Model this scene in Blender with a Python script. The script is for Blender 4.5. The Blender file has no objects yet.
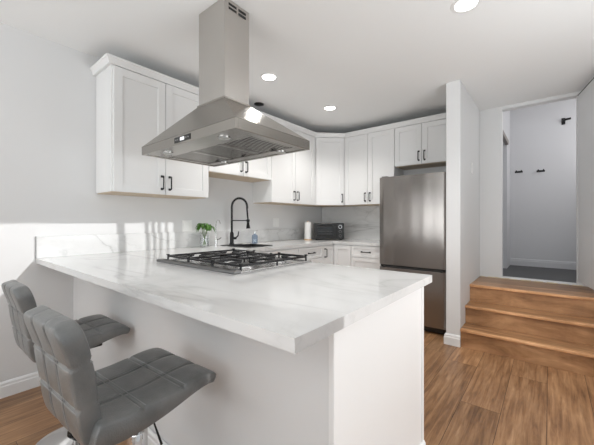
import bpy, bmesh, math, random
from mathutils import Vector, Matrix
random.seed(7)
sc = bpy.context.scene
COL = sc.collection
R = math.radians
PI = math.pi

# ------------------------------------------------------------------ camera, sky, sun, exposure
H = 1.18
F = 310.0
cam = bpy.data.objects.new('camera', bpy.data.cameras.new('camera'))
COL.objects.link(cam)
cam.location = (0, 0, H)
cam.rotation_euler = (PI / 2, 0, math.atan2(252.0, F))
cam.data.sensor_width = 36
cam.data.lens = 36 * F / 594.0
cam.data.shift_y = -1.5 / 594.0
cam.data.clip_start = 0.02
sc.camera = cam

w = bpy.data.worlds.new('sky'); sc.world = w; w.use_nodes = True
bg = w.node_tree.nodes['Background']
bg.inputs['Color'].default_value = (0.90, 0.95, 1.0, 1)
bg.inputs['Strength'].default_value = 0.55

SUN_D = Vector((-1, -0.22, -0.29)).normalized()
sl = bpy.data.lights.new('sun', 'SUN'); sl.energy = 1.7; sl.angle = R(0.35); sl.color = (1, 0.995, 0.985)
so = bpy.data.objects.new('sun', sl); COL.objects.link(so)
so.rotation_euler = SUN_D.to_track_quat('-Z', 'Y').to_euler(); so.location = (4, 2, 3)

def area(name, loc, aim, sx, sy, e, col=(1, 1, 1)):
    l = bpy.data.lights.new(name, 'AREA'); l.shape = 'RECTANGLE'; l.size = sx; l.size_y = sy; l.energy = e; l.color = col
    o = bpy.data.objects.new(name, l); COL.objects.link(o); o.location = loc
    o.rotation_euler = Vector(aim).to_track_quat('-Z', 'Z').to_euler()
    return o
area('fill_rear', (-0.9, -2.9, 1.3), (0, 1, 2.2), 3.4, 2.1, 104, (0.95, 0.985, 1))  # added fill lamp behind the camera, tilted up to brighten the ceiling
area('fill_right', (1.15, -0.4, 1.35), (-1, 0.3, 2.2), 1.9, 2.0, 6, (0.95, 0.98, 1))  # added unseen fill lamp on the right, for soft room light
area('window_daylight_side', (1.1, 1.8, 1.2), (-1, 0.6, 1.5), 1.3, 1.4, 28, (0.94, 0.98, 1))
area('hall_fill', (0.9, 5.0, 2.3), (-1, 0.1, -0.2), 0.8, 1.2, 10, (1, 0.99, 0.98))  # unseen area lamp brightening the hall, which has no window

sc.view_settings.view_transform = 'Standard'
sc.view_settings.look = 'None'
sc.view_settings.exposure = 0.08
sc.view_settings.gamma = 1
sc.view_settings.use_curve_mapping = False

# ------------------------------------------------------------------ materials
def principled(name, col=(0.8, 0.8, 0.8), rough=0.5, metal=0.0, **kw):
    m = bpy.data.materials.new(name); m.use_nodes = True
    b = m.node_tree.nodes['Principled BSDF']
    b.inputs['Base Color'].default_value = (*col, 1)
    b.inputs['Roughness'].default_value = rough
    b.inputs['Metallic'].default_value = metal
    for k, v in kw.items():
        b.inputs[k].default_value = v
    return m, m.node_tree, b

def node(nt, t, **kw):
    n = nt.nodes.new(t)
    for k, v in kw.items(): setattr(n, k, v)
    return n

def ramp(nt, stops):
    n = nt.nodes.new('ShaderNodeValToRGB')
    cr = n.color_ramp
    while len(cr.elements) < len(stops): cr.elements.new(0.5)
    for e, (p, c) in zip(cr.elements, stops):
        e.position = p; e.color = (*c, 1) if len(c) == 3 else c
    return n

def mapped(nt, scale=(1, 1, 1), rot=(0, 0, 0), kind='world', loc=(0, 0, 0)):
    if kind == 'world':
        g = node(nt, 'ShaderNodeNewGeometry'); out = g.outputs['Position']
    else:
        g = node(nt, 'ShaderNodeTexCoord'); out = g.outputs['Object']
    mp = node(nt, 'ShaderNodeMapping')
    mp.inputs['Scale'].default_value = scale
    mp.inputs['Rotation'].default_value = rot
    mp.inputs['Location'].default_value = loc
    nt.links.new(out, mp.inputs['Vector'])
    return mp.outputs['Vector']

def bump(nt, b, fac, strength, dist=0.01):
    n = node(nt, 'ShaderNodeBump'); n.inputs['Strength'].default_value = strength; n.inputs['Distance'].default_value = dist
    nt.links.new(fac, n.inputs['Height']); nt.links.new(n.outputs['Normal'], b.inputs['Normal'])

def paint(name, col, rough=0.6, tex=0.06):
    m, nt, b = principled(name, col, rough)
    n = node(nt, 'ShaderNodeTexNoise'); n.inputs['Scale'].default_value = 90; n.inputs['Detail'].default_value = 3
    nt.links.new(mapped(nt), n.inputs['Vector'])
    bump(nt, b, n.outputs['Fac'], tex, 0.004)
    return m

M = {}
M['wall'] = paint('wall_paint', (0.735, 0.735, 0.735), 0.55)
M['ceiling'] = paint('ceiling_paint', (0.90, 0.905, 0.90), 0.8)
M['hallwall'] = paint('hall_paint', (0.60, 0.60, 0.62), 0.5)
M['trim'] = paint('trim_paint', (0.84, 0.84, 0.84), 0.35, 0.01)
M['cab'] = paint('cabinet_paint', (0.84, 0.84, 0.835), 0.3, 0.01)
M['door'] = paint('door_paint', (0.74, 0.74, 0.74), 0.4, 0.02)
M['tan'] = paint('maple_underside', (0.62, 0.51, 0.38), 0.6, 0.01)
M['black'] = principled('black_metal', (0.012, 0.012, 0.013), 0.35, 0.4)[0]
M['iron'] = principled('cast_iron', (0.04, 0.04, 0.042), 0.22, 0.5)[0]
M['plastic'] = principled('black_plastic', (0.012, 0.012, 0.012), 0.25)[0]
M['darkglass'] = principled('dark_glass', (0.015, 0.017, 0.018), 0.06)[0]
M['chrome'] = principled('chrome', (0.78, 0.78, 0.78), 0.08, 1.0)[0]
M['white'] = principled('white_plastic', (0.85, 0.85, 0.84), 0.35)[0]
M['grey'] = principled('grey_metal', (0.20, 0.20, 0.20), 0.4, 0.8)[0]
M['knobring'] = principled('silver_ring', (0.7, 0.7, 0.7), 0.25, 1.0)[0]
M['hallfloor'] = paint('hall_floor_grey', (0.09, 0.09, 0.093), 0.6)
M['traysteel'] = principled('dark_steel_tray', (0.62, 0.62, 0.62), 0.25, 1.0)[0]
M['sinkblack'] = principled('black_composite', (0.02, 0.02, 0.022), 0.5)[0]
M['lampgrey'] = principled('frosted_lens', (0.5, 0.5, 0.48), 0.5)[0]
M['edge'] = principled('grey_edge', (0.38, 0.38, 0.38), 0.5)[0]
M['browntrim'] = principled('brown_grey_trim', (0.24, 0.21, 0.19), 0.5)[0]
M['gasket_gap'] = principled('dark_gap', (0.03, 0.03, 0.03), 0.7)[0]

def steel(name, col, rough, axis='z', bend=0.0):
    m, nt, b = principled(name, col, rough, 1.0)
    s = {'z': (140, 140, 1.2), 'x': (1.2, 140, 140), 'y': (140, 1.2, 140)}[axis]
    n = node(nt, 'ShaderNodeTexNoise'); n.inputs['Scale'].default_value = 1.0; n.inputs['Detail'].default_value = 4
    nt.links.new(mapped(nt, s), n.inputs['Vector'])
    r = node(nt, 'ShaderNodeMapRange'); r.inputs['To Min'].default_value = rough - 0.03; r.inputs['To Max'].default_value = rough + 0.04
    nt.links.new(n.outputs['Fac'], r.inputs['Value']); nt.links.new(r.outputs['Result'], b.inputs['Roughness'])
    n2 = node(nt, 'ShaderNodeTexNoise'); n2.inputs['Scale'].default_value = 1.0; n2.inputs['Detail'].default_value = 1
    s2 = {'z': (5, 5, 0.35), 'x': (0.4, 5, 5), 'y': (5, 0.4, 5)}[axis]
    nt.links.new(mapped(nt, s2), n2.inputs['Vector'])
    a = node(nt, 'ShaderNodeMath', operation='MULTIPLY'); a.inputs[1].default_value = 0.004
    nt.links.new(n.outputs['Fac'], a.inputs[0])
    c = node(nt, 'ShaderNodeMath', operation='ADD')
    nt.links.new(n2.outputs['Fac'], c.inputs[0]); nt.links.new(a.outputs[0], c.inputs[1])
    bump(nt, b, c.outputs[0], 0.3, 0.012 + bend)
    return m
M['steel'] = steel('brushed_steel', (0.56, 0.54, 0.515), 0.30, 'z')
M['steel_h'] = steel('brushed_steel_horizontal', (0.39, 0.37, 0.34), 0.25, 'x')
M['fridge'] = steel('fridge_steel', (0.27, 0.25, 0.235), 0.22, 'z', 0.015)

# quartz with soft grey veins
def quartz():
    m, nt, b = principled('white_quartz', (0.74, 0.74, 0.735), 0.14)
    cols = []
    def vein(scale, rot, size, dark, seed):
        vv = mapped(nt, scale, rot, loc=(seed, seed * 0.7, 0))
        n = node(nt, 'ShaderNodeTexNoise'); n.inputs['Scale'].default_value = 1.0; n.inputs['Detail'].default_value = 5; n.inputs['Roughness'].default_value = 0.5; n.inputs['Distortion'].default_value = 0.5
        nt.links.new(vv, n.inputs['Vector'])
        d = node(nt, 'ShaderNodeMath', operation='SUBTRACT'); d.inputs[1].default_value = 0.5; nt.links.new(n.outputs['Fac'], d.inputs[0])
        ab = node(nt, 'ShaderNodeMath', operation='ABSOLUTE'); nt.links.new(d.outputs[0], ab.inputs[0])
        r = ramp(nt, [(0.0, (dark, dark, dark * 0.99)), (size * 0.35, (0.5 + dark / 2,) * 3), (size, (0.95, 0.95, 0.95)), (size * 3, (1, 1, 1))])
        nt.links.new(ab.outputs[0], r.inputs['Fac'])
        f = node(nt, 'ShaderNodeTexNoise'); f.inputs['Scale'].default_value = 1.3
        nt.links.new(mapped(nt, (1, 1, 1), loc=(seed * 3, 1, 2)), f.inputs['Vector'])
        rf = ramp(nt, [(0.42, (0.08, 0.08, 0.08)), (0.6, (1, 1, 1))]); nt.links.new(f.outputs['Fac'], rf.inputs['Fac'])
        mx = node(nt, 'ShaderNodeMix', data_type='RGBA'); mx.inputs[6].default_value = (1, 1, 1, 1)
        nt.links.new(rf.outputs['Color'], mx.inputs['Factor']); nt.links.new(r.outputs['Color'], mx.inputs[7])
        return mx.outputs[2]
    c = None
    for args in (((0.35, 1.5, 2.2), (0.2, 0.5, 0.30), 0.018, 0.70, 3.1), ((0.9, 2.2, 3.0), (0.6, 0.3, -0.35), 0.012, 0.80, 7.7), ((2.6, 2.2, 5.0), (0.2, 0.4, 0.5), 0.015, 0.90, 1.9)):
        q = vein(*args)
        if c is None: c = q; continue
        mx = node(nt, 'ShaderNodeMix', data_type='RGBA', blend_type='MULTIPLY'); mx.inputs['Factor'].default_value = 1
        nt.links.new(c, mx.inputs[6]); nt.links.new(q, mx.inputs[7]); c = mx.outputs[2]
    mx = node(nt, 'ShaderNodeMix', data_type='RGBA', blend_type='MULTIPLY'); mx.inputs['Factor'].default_value = 1
    mx.inputs[6].default_value = (0.74, 0.74, 0.735, 1); nt.links.new(c, mx.inputs[7])
    nt.links.new(mx.outputs[2], b.inputs['Base Color'])
    return m
M['quartz'] = quartz()

# wood planks; seams run along y
def wood(name, along='y', width=0.2207, length=1.45, off=(-0.451, 0.2), tint=1.0, seams=True):
    m, nt, b = principled(name, (0.4, 0.2, 0.1), 0.36)
    g = node(nt, 'ShaderNodeNewGeometry')
    sp = node(nt, 'ShaderNodeSeparateXYZ'); nt.links.new(g.outputs['Position'], sp.inputs[0])
    cross, lng = (sp.outputs['X'], sp.outputs['Y']) if along == 'y' else (sp.outputs['Y'], sp.outputs['X'])
    def math_(op, a, bb=None, c=None):
        n = node(nt, 'ShaderNodeMath', operation=op)
        for i, q in enumerate((a, bb, c)):
            if q is None: continue
            if isinstance(q, (int, float)): n.inputs[i].default_value = q
            else: nt.links.new(q, n.inputs[i])
        return n.outputs[0]
    u = math_('DIVIDE', math_('SUBTRACT', cross, off[0]), width)
    row = math_('FLOOR', u)
    fu = math_('FRACT', u)
    wn = node(nt, 'ShaderNodeTexWhiteNoise', noise_dimensions='1D'); nt.links.new(row, wn.inputs['W'])
    v = math_('ADD', math_('DIVIDE', math_('SUBTRACT', lng, off[1]), length), wn.outputs['Value'])
    colm = math_('FLOOR', v); fv = math_('FRACT', v)
    cb = node(nt, 'ShaderNodeCombineXYZ'); nt.links.new(row, cb.inputs[0]); nt.links.new(colm, cb.inputs[1])
    wn2 = node(nt, 'ShaderNodeTexWhiteNoise', noise_dimensions='2D'); nt.links.new(cb.outputs[0], wn2.inputs['Vector'])
    # grain
    pos = node(nt, 'ShaderNodeCombineXYZ')
    nt.links.new(math_('MULTIPLY', cross, 42.0), pos.inputs[0])
    nt.links.new(math_('MULTIPLY', lng, 2.6), pos.inputs[1])
    nt.links.new(math_('ADD', math_('MULTIPLY', wn2.outputs['Value'], 37.0), math_('MULTIPLY', sp.outputs['Z'], 9.0)), pos.inputs[2])
    n1 = node(nt, 'ShaderNodeTexNoise'); n1.inputs['Scale'].default_value = 1; n1.inputs['Detail'].default_value = 7; n1.inputs['Roughness'].default_value = 0.62; n1.inputs['Distortion'].default_value = 0.6
    nt.links.new(pos.outputs[0], n1.inputs['Vector'])
    pos2 = node(nt, 'ShaderNodeCombineXYZ')
    nt.links.new(math_('MULTIPLY', cross, 7.0), pos2.inputs[0])
    nt.links.new(math_('MULTIPLY', lng, 2.2), pos2.inputs[1])
    nt.links.new(math_('MULTIPLY', wn2.outputs['Value'], 11.0), pos2.inputs[2])
    n2 = node(nt, 'ShaderNodeTexNoise'); n2.inputs['Scale'].default_value = 1; n2.inputs['Detail'].default_value = 5; n2.inputs['Roughness'].default_value = 0.6
    nt.links.new(pos2.outputs[0], n2.inputs['Vector'])
    mixv = math_('ADD', math_('MULTIPLY', n1.outputs['Fac'], 0.62), math_('MULTIPLY', n2.outputs['Fac'], 0.38))
    t = tint
    r = ramp(nt, [(0.32, (0.130 * t, 0.062 * t, 0.028 * t)), (0.47, (0.30 * t, 0.155 * t, 0.072 * t)), (0.58, (0.42 * t, 0.235 * t, 0.118 * t)), (0.68, (0.56 * t, 0.34 * t, 0.19 * t))])
    nt.links.new(mixv, r.inputs['Fac'])
    hv = node(nt, 'ShaderNodeHueSaturation')
    nt.links.new(math_('ADD', math_('MULTIPLY', wn2.outputs['Value'], 0.42), 0.78), hv.inputs['Value'])
    hv.inputs['Saturation'].default_value = 1.0
    nt.links.new(r.outputs['Color'], hv.inputs['Color'])
    colr = hv.outputs['Color']
    if seams:
        e1 = math_('LESS_THAN', math_('MULTIPLY', math_('MINIMUM', fu, math_('SUBTRACT', 1.0, fu)), width), 0.0016)
        e2 = math_('LESS_THAN', math_('MULTIPLY', math_('MINIMUM', fv, math_('SUBTRACT', 1.0, fv)), length), 0.0014)
        e = math_('MAXIMUM', e1, e2)
        mx = node(nt, 'ShaderNodeMix', data_type='RGBA'); mx.inputs[7].default_value = (0.05, 0.022, 0.01, 1)
        nt.links.new(math_('MULTIPLY', e, 0.85), mx.inputs['Factor']); nt.links.new(colr, mx.inputs[6])
        colr = mx.outputs[2]
    nt.links.new(colr, b.inputs['Base Color'])
    bump(nt, b, n1.outputs['Fac'], 0.12, 0.004)
    return m
M['floor'] = wood('oak_planks')
M['step'] = wood('oak_step', along='x', width=0.4, length=7.0, off=(3.1, 0.3), tint=1.12, seams=False)
M['nosing'] = wood('oak_nosing', along='x', width=0.4, length=7.0, off=(3.1, 0.3), tint=1.7, seams=False)

def leather():
    m, nt, b = principled('grey_leather', (0.20, 0.205, 0.205), 0.29)
    vo = node(nt, 'ShaderNodeTexVoronoi'); vo.inputs['Scale'].default_value = 260
    nt.links.new(mapped(nt, kind='obj'), vo.inputs['Vector'])
    n = node(nt, 'ShaderNodeTexNoise'); n.inputs['Scale'].default_value = 14; n.inputs['Detail'].default_value = 4
    nt.links.new(mapped(nt, kind='obj'), n.inputs['Vector'])
    r = ramp(nt, [(0.3, (0.135, 0.14, 0.14)), (0.7, (0.20, 0.203, 0.20))])
    nt.links.new(n.outputs['Fac'], r.inputs['Fac']); nt.links.new(r.outputs['Color'], b.inputs['Base Color'])
    ad = node(nt, 'ShaderNodeMath', operation='MULTIPLY_ADD'); ad.inputs[1].default_value = 0.25
    nt.links.new(vo.outputs['Distance'], ad.inputs[0]); nt.links.new(n.outputs['Fac'], ad.inputs[2])
    bump(nt, b, ad.outputs[0], 0.35, 0.006)
    return m
M['leather'] = leather()
M['stitch'] = principled('highlit_thread', (0.30, 0.30, 0.295), 0.6)[0]  # thread grey lightened to carry the highlights along the seams

def glass(name, col, amount=0.12):
    m = bpy.data.materials.new(name); m.use_nodes = True; nt = m.node_tree
    nt.nodes.clear()
    o = node(nt, 'ShaderNodeOutputMaterial'); mx = node(nt, 'ShaderNodeMixShader'); t = node(nt, 'ShaderNodeBsdfTransparent'); g = node(nt, 'ShaderNodeBsdfGlossy')
    t.inputs['Color'].default_value = (*col, 1); g.inputs['Color'].default_value = (0.9, 0.9, 0.9, 1); g.inputs['Roughness'].default_value = 0.03
    lw = node(nt, 'ShaderNodeLayerWeight'); lw.inputs['Blend'].default_value = 0.4
    a = node(nt, 'ShaderNodeMath', operation='MULTIPLY_ADD'); a.inputs[1].default_value = 0.3; a.inputs[2].default_value = amount * 0.4
    nt.links.new(lw.outputs['Fresnel'], a.inputs[0]); nt.links.new(a.outputs[0], mx.inputs[0])
    nt.links.new(t.outputs[0], mx.inputs[1]); nt.links.new(g.outputs[0], mx.inputs[2]); nt.links.new(mx.outputs[0], o.inputs[0])
    return m
M['glass'] = glass('clear_glass', (0.985, 0.99, 0.99))
M['blueglass'] = glass('blue_bottle_glass', (0.62, 0.70, 0.80))
M['water'] = glass('water', (0.97, 0.985, 0.98), 0.05)
M['leaf'] = principled('leaf_green', (0.085, 0.22, 0.03), 0.4)[0]
M['stem'] = principled('stem_green', (0.12, 0.22, 0.05), 0.5)[0]
M['paper'] = paint('paper_white', (0.84, 0.83, 0.81), 0.8)
M['woodbase'] = principled('pale_wood', (0.55, 0.36, 0.2), 0.5)[0]

def emit(name, col, s):
    m = bpy.data.materials.new(name); m.use_nodes = True; nt = m.node_tree
    b = nt.nodes['Principled BSDF']; b.inputs['Emission Color'].default_value = (*col, 1); b.inputs['Emission Strength'].default_value = s
    return m
M['lamp'] = emit('lamp_lens', (1, 0.98, 0.95), 6)
M['display'] = emit('hood_display', (0.8, 0.85, 0.9), 0.6)
M['plaster'] = paint('rough_filler', (0.70, 0.62, 0.45), 0.9, 0.4)

# ------------------------------------------------------------------ helpers
class MB:
    def __init__(s): s.bm = bmesh.new()
    def box(s, x0, y0, z0, x1, y1, z1, bev=0.0, seg=1, mat=None):
        t = bmesh.new()
        bmesh.ops.create_cube(t, size=1)
        for v in t.verts:
            v.co = Vector(((x0 + x1) / 2 + v.co.x * (x1 - x0), (y0 + y1) / 2 + v.co.y * (y1 - y0), (z0 + z1) / 2 + v.co.z * (z1 - z0)))
        if bev: bmesh.ops.bevel(t, geom=t.edges[:], offset=bev, segments=seg, affect='EDGES', profile=0.5)
        if mat: bmesh.ops.transform(t, matrix=mat, verts=t.verts)
        s.add(t); return s
    def add(s, t):
        me = bpy.data.meshes.new('tmp'); t.to_mesh(me); t.free(); s.bm.from_mesh(me); bpy.data.meshes.remove(me)
    def tube(s, pts, r, n=12, caps=True):
        pts = [Vector(p) for p in pts]
        rs = r if isinstance(r, (list, tuple)) else [r] * len(pts)
        rings = []; up = None
        for i, p in enumerate(pts):
            d = (pts[min(i + 1, len(pts) - 1)] - pts[max(i - 1, 0)]).normalized()
            if up is None:
                up = Vector((0, 0, 1)) if abs(d.z) < 0.9 else Vector((1, 0, 0))
            a = (up - d * up.dot(d)).normalized(); up = a; c = d.cross(a)
            rings.append([s.bm.verts.new(p + (a * math.cos(2 * PI * k / n) + c * math.sin(2 * PI * k / n)) * rs[i]) for k in range(n)])
        for A, B in zip(rings, rings[1:]):
            for k in range(n): s.bm.faces.new((A[k], A[(k + 1) % n], B[(k + 1) % n], B[k]))
        if caps:
            s.bm.faces.new(rings[0][::-1]); s.bm.faces.new(rings[-1])
        return s
    def lathe(s, prof, c=(0, 0, 0), n=32):
        rings = []
        for r, z in prof:
            if r < 1e-5: rings.append([s.bm.verts.new((c[0], c[1], c[2] + z))])
            else: rings.append([s.bm.verts.new((c[0] + r * math.cos(2 * PI * k / n), c[1] + r * math.sin(2 * PI * k / n), c[2] + z)) for k in range(n)])
        for A, B in zip(rings, rings[1:]):
            for k in range(n):
                q = (k + 1) % n
                if len(A) == 1 and len(B) == 1: continue
                if len(A) == 1: s.bm.faces.new((A[0], B[q], B[k]))
                elif len(B) == 1: s.bm.faces.new((A[k], A[q], B[0]))
                else: s.bm.faces.new((A[k], A[q], B[q], B[k]))
        return s
    def prism(s, poly, z0, z1):
        a = [s.bm.verts.new((x, y, z0)) for x, y in poly]; b = [s.bm.verts.new((x, y, z1)) for x, y in poly]
        s.bm.faces.new(a[::-1]); s.bm.faces.new(b); n = len(a)
        for i in range(n): s.bm.faces.new((a[i], a[(i + 1) % n], b[(i + 1) % n], b[i]))
        return s
    def cells(s, us, vs, inc, w0, w1, f):
        """a slab of grid cells; f maps (u, v, w) to a point"""
        vd = {}
        def V(i, j, k):
            if (i, j, k) not in vd: vd[(i, j, k)] = s.bm.verts.new(f(us[i], vs[j], (w0, w1)[k]))
            return vd[(i, j, k)]
        I = lambda i, j: 0 <= i < len(us) - 1 and 0 <= j < len(vs) - 1 and inc((us[i] + us[i + 1]) / 2, (vs[j] + vs[j + 1]) / 2)
        for i in range(len(us) - 1):
            for j in range(len(vs) - 1):
                if not I(i, j): continue
                s.bm.faces.new((V(i, j, 1), V(i + 1, j, 1), V(i + 1, j + 1, 1), V(i, j + 1, 1)))
                s.bm.faces.new((V(i, j, 0), V(i, j + 1, 0), V(i + 1, j + 1, 0), V(i + 1, j, 0)))
                if not I(i - 1, j): s.bm.faces.new((V(i, j, 0), V(i, j, 1), V(i, j + 1, 1), V(i, j + 1, 0)))
                if not I(i + 1, j): s.bm.faces.new((V(i + 1, j, 0), V(i + 1, j + 1, 0), V(i + 1, j + 1, 1), V(i + 1, j, 1)))
                if not I(i, j - 1): s.bm.faces.new((V(i, j, 0), V(i + 1, j, 0), V(i + 1, j, 1), V(i, j, 1)))
                if not I(i, j + 1): s.bm.faces.new((V(i, j + 1, 0), V(i, j + 1, 1), V(i + 1, j + 1, 1), V(i + 1, j + 1, 0)))
        return s
    def sweep(s, path, prof):
        """profile (out, z) swept along a 2D path; out is to the right of travel; mitred"""
        P = [Vector(p) for p in path]; rings = []
        for i, p in enumerate(P):
            d0 = (P[i] - P[i - 1]).normalized() if i else None
            d1 = (P[i + 1] - P[i]).normalized() if i < len(P) - 1 else None
            d0 = d0 or d1; d1 = d1 or d0
            n0 = Vector((d0.y, -d0.x)); n1 = Vector((d1.y, -d1.x)); m = (n0 + n1).normalized(); k = 1 / max(m.dot(n0), 0.2)
            rings.append([s.bm.verts.new((p.x + m.x * o * k, p.y + m.y * o * k, z)) for o, z in prof])
        n = len(prof)
        for A, B in zip(rings, rings[1:]):
            for k in range(n): s.bm.faces.new((A[k], A[(k + 1) % n], B[(k + 1) % n], B[k]))
        s.bm.faces.new(rings[0][::-1]); s.bm.faces.new(rings[-1])
        return s

def obj(name, mb, mat, parent=None, smooth=False, world=True, label=None):
    bm = mb.bm
    if parent is not None and world:
        o = parent; m = Matrix.Identity(4)
        chain = []
        while o is not None: chain.append(o); o = o.parent
        for c in reversed(chain): m = m @ c.matrix_basis
        bmesh.ops.transform(bm, matrix=m.inverted(), verts=bm.verts)
    bmesh.ops.recalc_face_normals(bm, faces=bm.faces)
    me = bpy.data.meshes.new(name); bm.to_mesh(me); bm.free()
    if smooth:
        me.polygons.foreach_set('use_smooth', [True] * len(me.polygons))
        try: me.set_sharp_from_angle(angle=R(smooth if smooth is not True else 35))
        except Exception: pass
    o = bpy.data.objects.new(name, me); COL.objects.link(o)
    o.data.materials.append(mat)
    if parent is not None: o.parent = parent
    if label: o['label'] = label
    return o
def tag(o, label, cat, group=None):
    o['label'] = label; o['category'] = cat
    if group: o['group'] = group
    return o
def thing(name, label, cat, loc=(0, 0, 0), rz=0.0, group=None):
    o = bpy.data.objects.new(name, None); o.empty_display_size = 0.05; COL.objects.link(o)
    o.location = loc; o.rotation_euler = (0, 0, rz)
    return tag(o, label, cat, group)
def struct(name, mb, mat, smooth=False, label=None):
    o = obj(name, mb, mat, smooth=smooth); o['kind'] = 'structure'
    if label: o['label'] = label
    return o

# ------------------------------------------------------------------ room shell
XL, YB, ZC = -2.84, 4.12, 2.505          # left wall, kitchen back wall, ceiling
XW, YR = 1.2, -3.0                        # window wall on the right, rear wall
PX0, PX1, PY0 = -0.769, -0.645, 3.218     # partition beside the fridge
YS = 4.28                                 # wall at the top of the steps
HL = 0.518                                # landing height
struct('floor', MB().box(XL - 0.1, YR - 0.1, -0.05, XW + 0.1, YB + 0.1, 0), M['floor'])
struct('ceiling', MB().box(XL - 0.1, YR - 0.1, ZC, XW + 0.1, YS, ZC + 0.1), M['ceiling'])
struct('wall_left', MB().box(XL - 0.12, YR - 0.1, 0, XL, YB + 0.12, ZC), M['wall'])
struct('wall_back', MB().box(XL, YB, 0, PX0, YB + 0.12, ZC), M['wall'])
struct('wall_partition', MB().box(PX0, PY0, 0, PX1, YS + 0.1, ZC, 0.004), M['wall'])
OX0, OX1, OZ1 = -0.423, 0.2226, 2.47
def m_xz(u, v, w_): return (u, w_, v)
def m_yz(u, v, w_): return (w_, u, v)
struct('wall_stair', MB().cells([PX1, OX0, OX1, XW + 0.1], [0, HL, OZ1, ZC], lambda u, v: not (OX0 < u < OX1 and HL < v < OZ1), YS, YS + 0.1, m_xz), M['wall'])
# the hall beyond the steps
HY = 5.66
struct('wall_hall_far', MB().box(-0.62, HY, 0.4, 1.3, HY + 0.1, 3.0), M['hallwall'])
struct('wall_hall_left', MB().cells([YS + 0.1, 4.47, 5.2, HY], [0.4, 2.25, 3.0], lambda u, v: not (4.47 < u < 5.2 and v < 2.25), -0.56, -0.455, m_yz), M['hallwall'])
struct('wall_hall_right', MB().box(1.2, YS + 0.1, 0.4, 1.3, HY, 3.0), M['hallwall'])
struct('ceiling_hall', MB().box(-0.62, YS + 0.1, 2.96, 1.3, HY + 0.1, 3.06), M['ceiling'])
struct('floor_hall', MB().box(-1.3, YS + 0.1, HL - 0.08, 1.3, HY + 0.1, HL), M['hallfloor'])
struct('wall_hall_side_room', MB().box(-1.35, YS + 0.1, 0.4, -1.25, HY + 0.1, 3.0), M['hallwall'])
struct('trim_1', MB().box(-0.475, 4.41, HL, -0.435, 4.48, 2.30, 0.004).box(-0.475, 4.48, 2.24, -0.435, 5.2, 2.30, 0.004), M['browntrim'])
# window wall (right) with its opening, out of the frame
WY0, WY1, WZ0, WZ1 = 1.10, 2.50, 0.52, 2.352
RY0, RY1 = -1.4, 0.6
struct('wall_right', MB().cells([YR - 0.1, RY0, RY1, WY0, WY1, YS], [0, 0.3, WZ0, 2.3, WZ1, ZC],
       lambda u, v: not ((WY0 < u < WY1 and WZ0 < v < WZ1) or (RY0 < u < RY1 and 0.3 < v < 2.3)), XW, XW + 0.06, m_yz), M['wall'])
struct('wall_rear', MB().cells([XL, -2.6, 0.8, XW], [0, 0.25, 2.35, ZC], lambda u, v: not (-2.6 < u < 0.8 and 0.25 < v < 2.35), YR - 0.1, YR, m_xz), M['wall'])
wf = MB()
def yw(u):                      # where a bar stands whose shadow falls on the left wall in line with image column u
    q = (u - 297) / F; return 2.84 * (0.776 + 0.631 * q) / (0.631 - 0.776 * q) + 0.889
for a, b_ in ((1.10, 1.12), (yw(118), yw(125)), (yw(145.5), yw(149)), (yw(152.5), yw(155.2)), (yw(158.5), yw(161.2)), (yw(166), yw(168)), (yw(174), 2.5)):
    wf.box(XW + 0.01, a, WZ0, XW + 0.04, b_, WZ1)
wf.box(XW + 0.01, WY0, WZ0, XW + 0.04, WY1, WZ0 + 0.04)
struct('window_1', wf, M['trim'])

# baseboards: tall board with a stepped cap
BB = [(0, 0), (0.016, 0), (0.016, 0.072), (0.012, 0.078), (0.012, 0.092), (0.006, 0.102), (0, 0.104)]
PNX, PNY0, PNY1 = -0.478, 0.757, 1.565     # peninsula end panel
struct('baseboard_left', MB().sweep([(XL, YR), (XL, PNY0)][::1], BB), M['trim'])
struct('baseboard_partition', MB().sweep([(PX0, PY0 + 0.12), (PX0, PY0), (PX1, PY0)][::1], [(o, z) for o, z in BB]), M['trim'])
struct('baseboard_hall', MB().sweep([(-0.455, HY), (1.2, HY)], [(o, z * 1.0 + HL) for o, z in BB]), M['hallwall'])

# ------------------------------------------------------------------ steps
st = thing('staircase', 'three wooden steps rising to the grey hall beside the white partition', 'stairs', (0.2, PY0, 0))
ys = [PY0 + 0.012, 3.445, 3.675, YS - 0.001]
SX0, SX1 = PX1 + 0.001, XW - 0.001
for k in range(3):
    z1 = HL * (k + 1) / 3; z0 = HL * k / 3
    obj('riser', MB().box(SX0, ys[k], z0, SX1, ys[k] + 0.02, z1 - 0.022), M['step'], st)
    obj('tread', MB().box(SX0, ys[k] - 0.002, z1 - 0.022, SX1, ys[k + 1] + 0.0, z1 - 0.001), M['step'], st)
    n = obj('nosing', MB().box(SX0, ys[k] - 0.026, z1 - 0.024, SX1, ys[k] + 0.012, z1 + 0.002, 0.006, 2), M['nosing'], st, label='lighter rounded nosing strip')
rr = random.Random(3)
x = PX1 + 0.01
while x < 0.2:
    l = rr.uniform(0.03, 0.09)
    obj('filler_bead', MB().box(x, YS - 0.001 - rr.uniform(0.008, 0.022), HL - 0.001, x + l, YS - 0.001, HL + rr.uniform(0.003, 0.008)), M['plaster'], st, label='ragged yellowish filler at the back of the landing')
    x += l + rr.choice([0, 0, 0.03])
struct('trim_2', MB().box(OX0, YS - 0.004, HL, OX1, YS + 0.1, HL + 0.012, 0.003), M['trim'])

# ------------------------------------------------------------------ open hall door
dr = bpy.data.objects.new('door_1', None); COL.objects.link(dr); dr['kind'] = 'structure'
dr.location = (OX1 + 0.005, YS - 0.01, 0.0); dr.rotation_euler = (0, 0, R(-90 + 10.8))
obj('top_gap_shade', MB().box(0, -0.002, 2.458, 0.76, 0.036, 2.464), M['gasket_gap'], dr, world=False)  # dark strip standing in for the shadowed gap above the door leaf
obj('door_leaf', MB().box(0, 0.0, 0.562, 0.76, 0.035, 2.458, 0.003), M['door'], dr, world=False)


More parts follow.
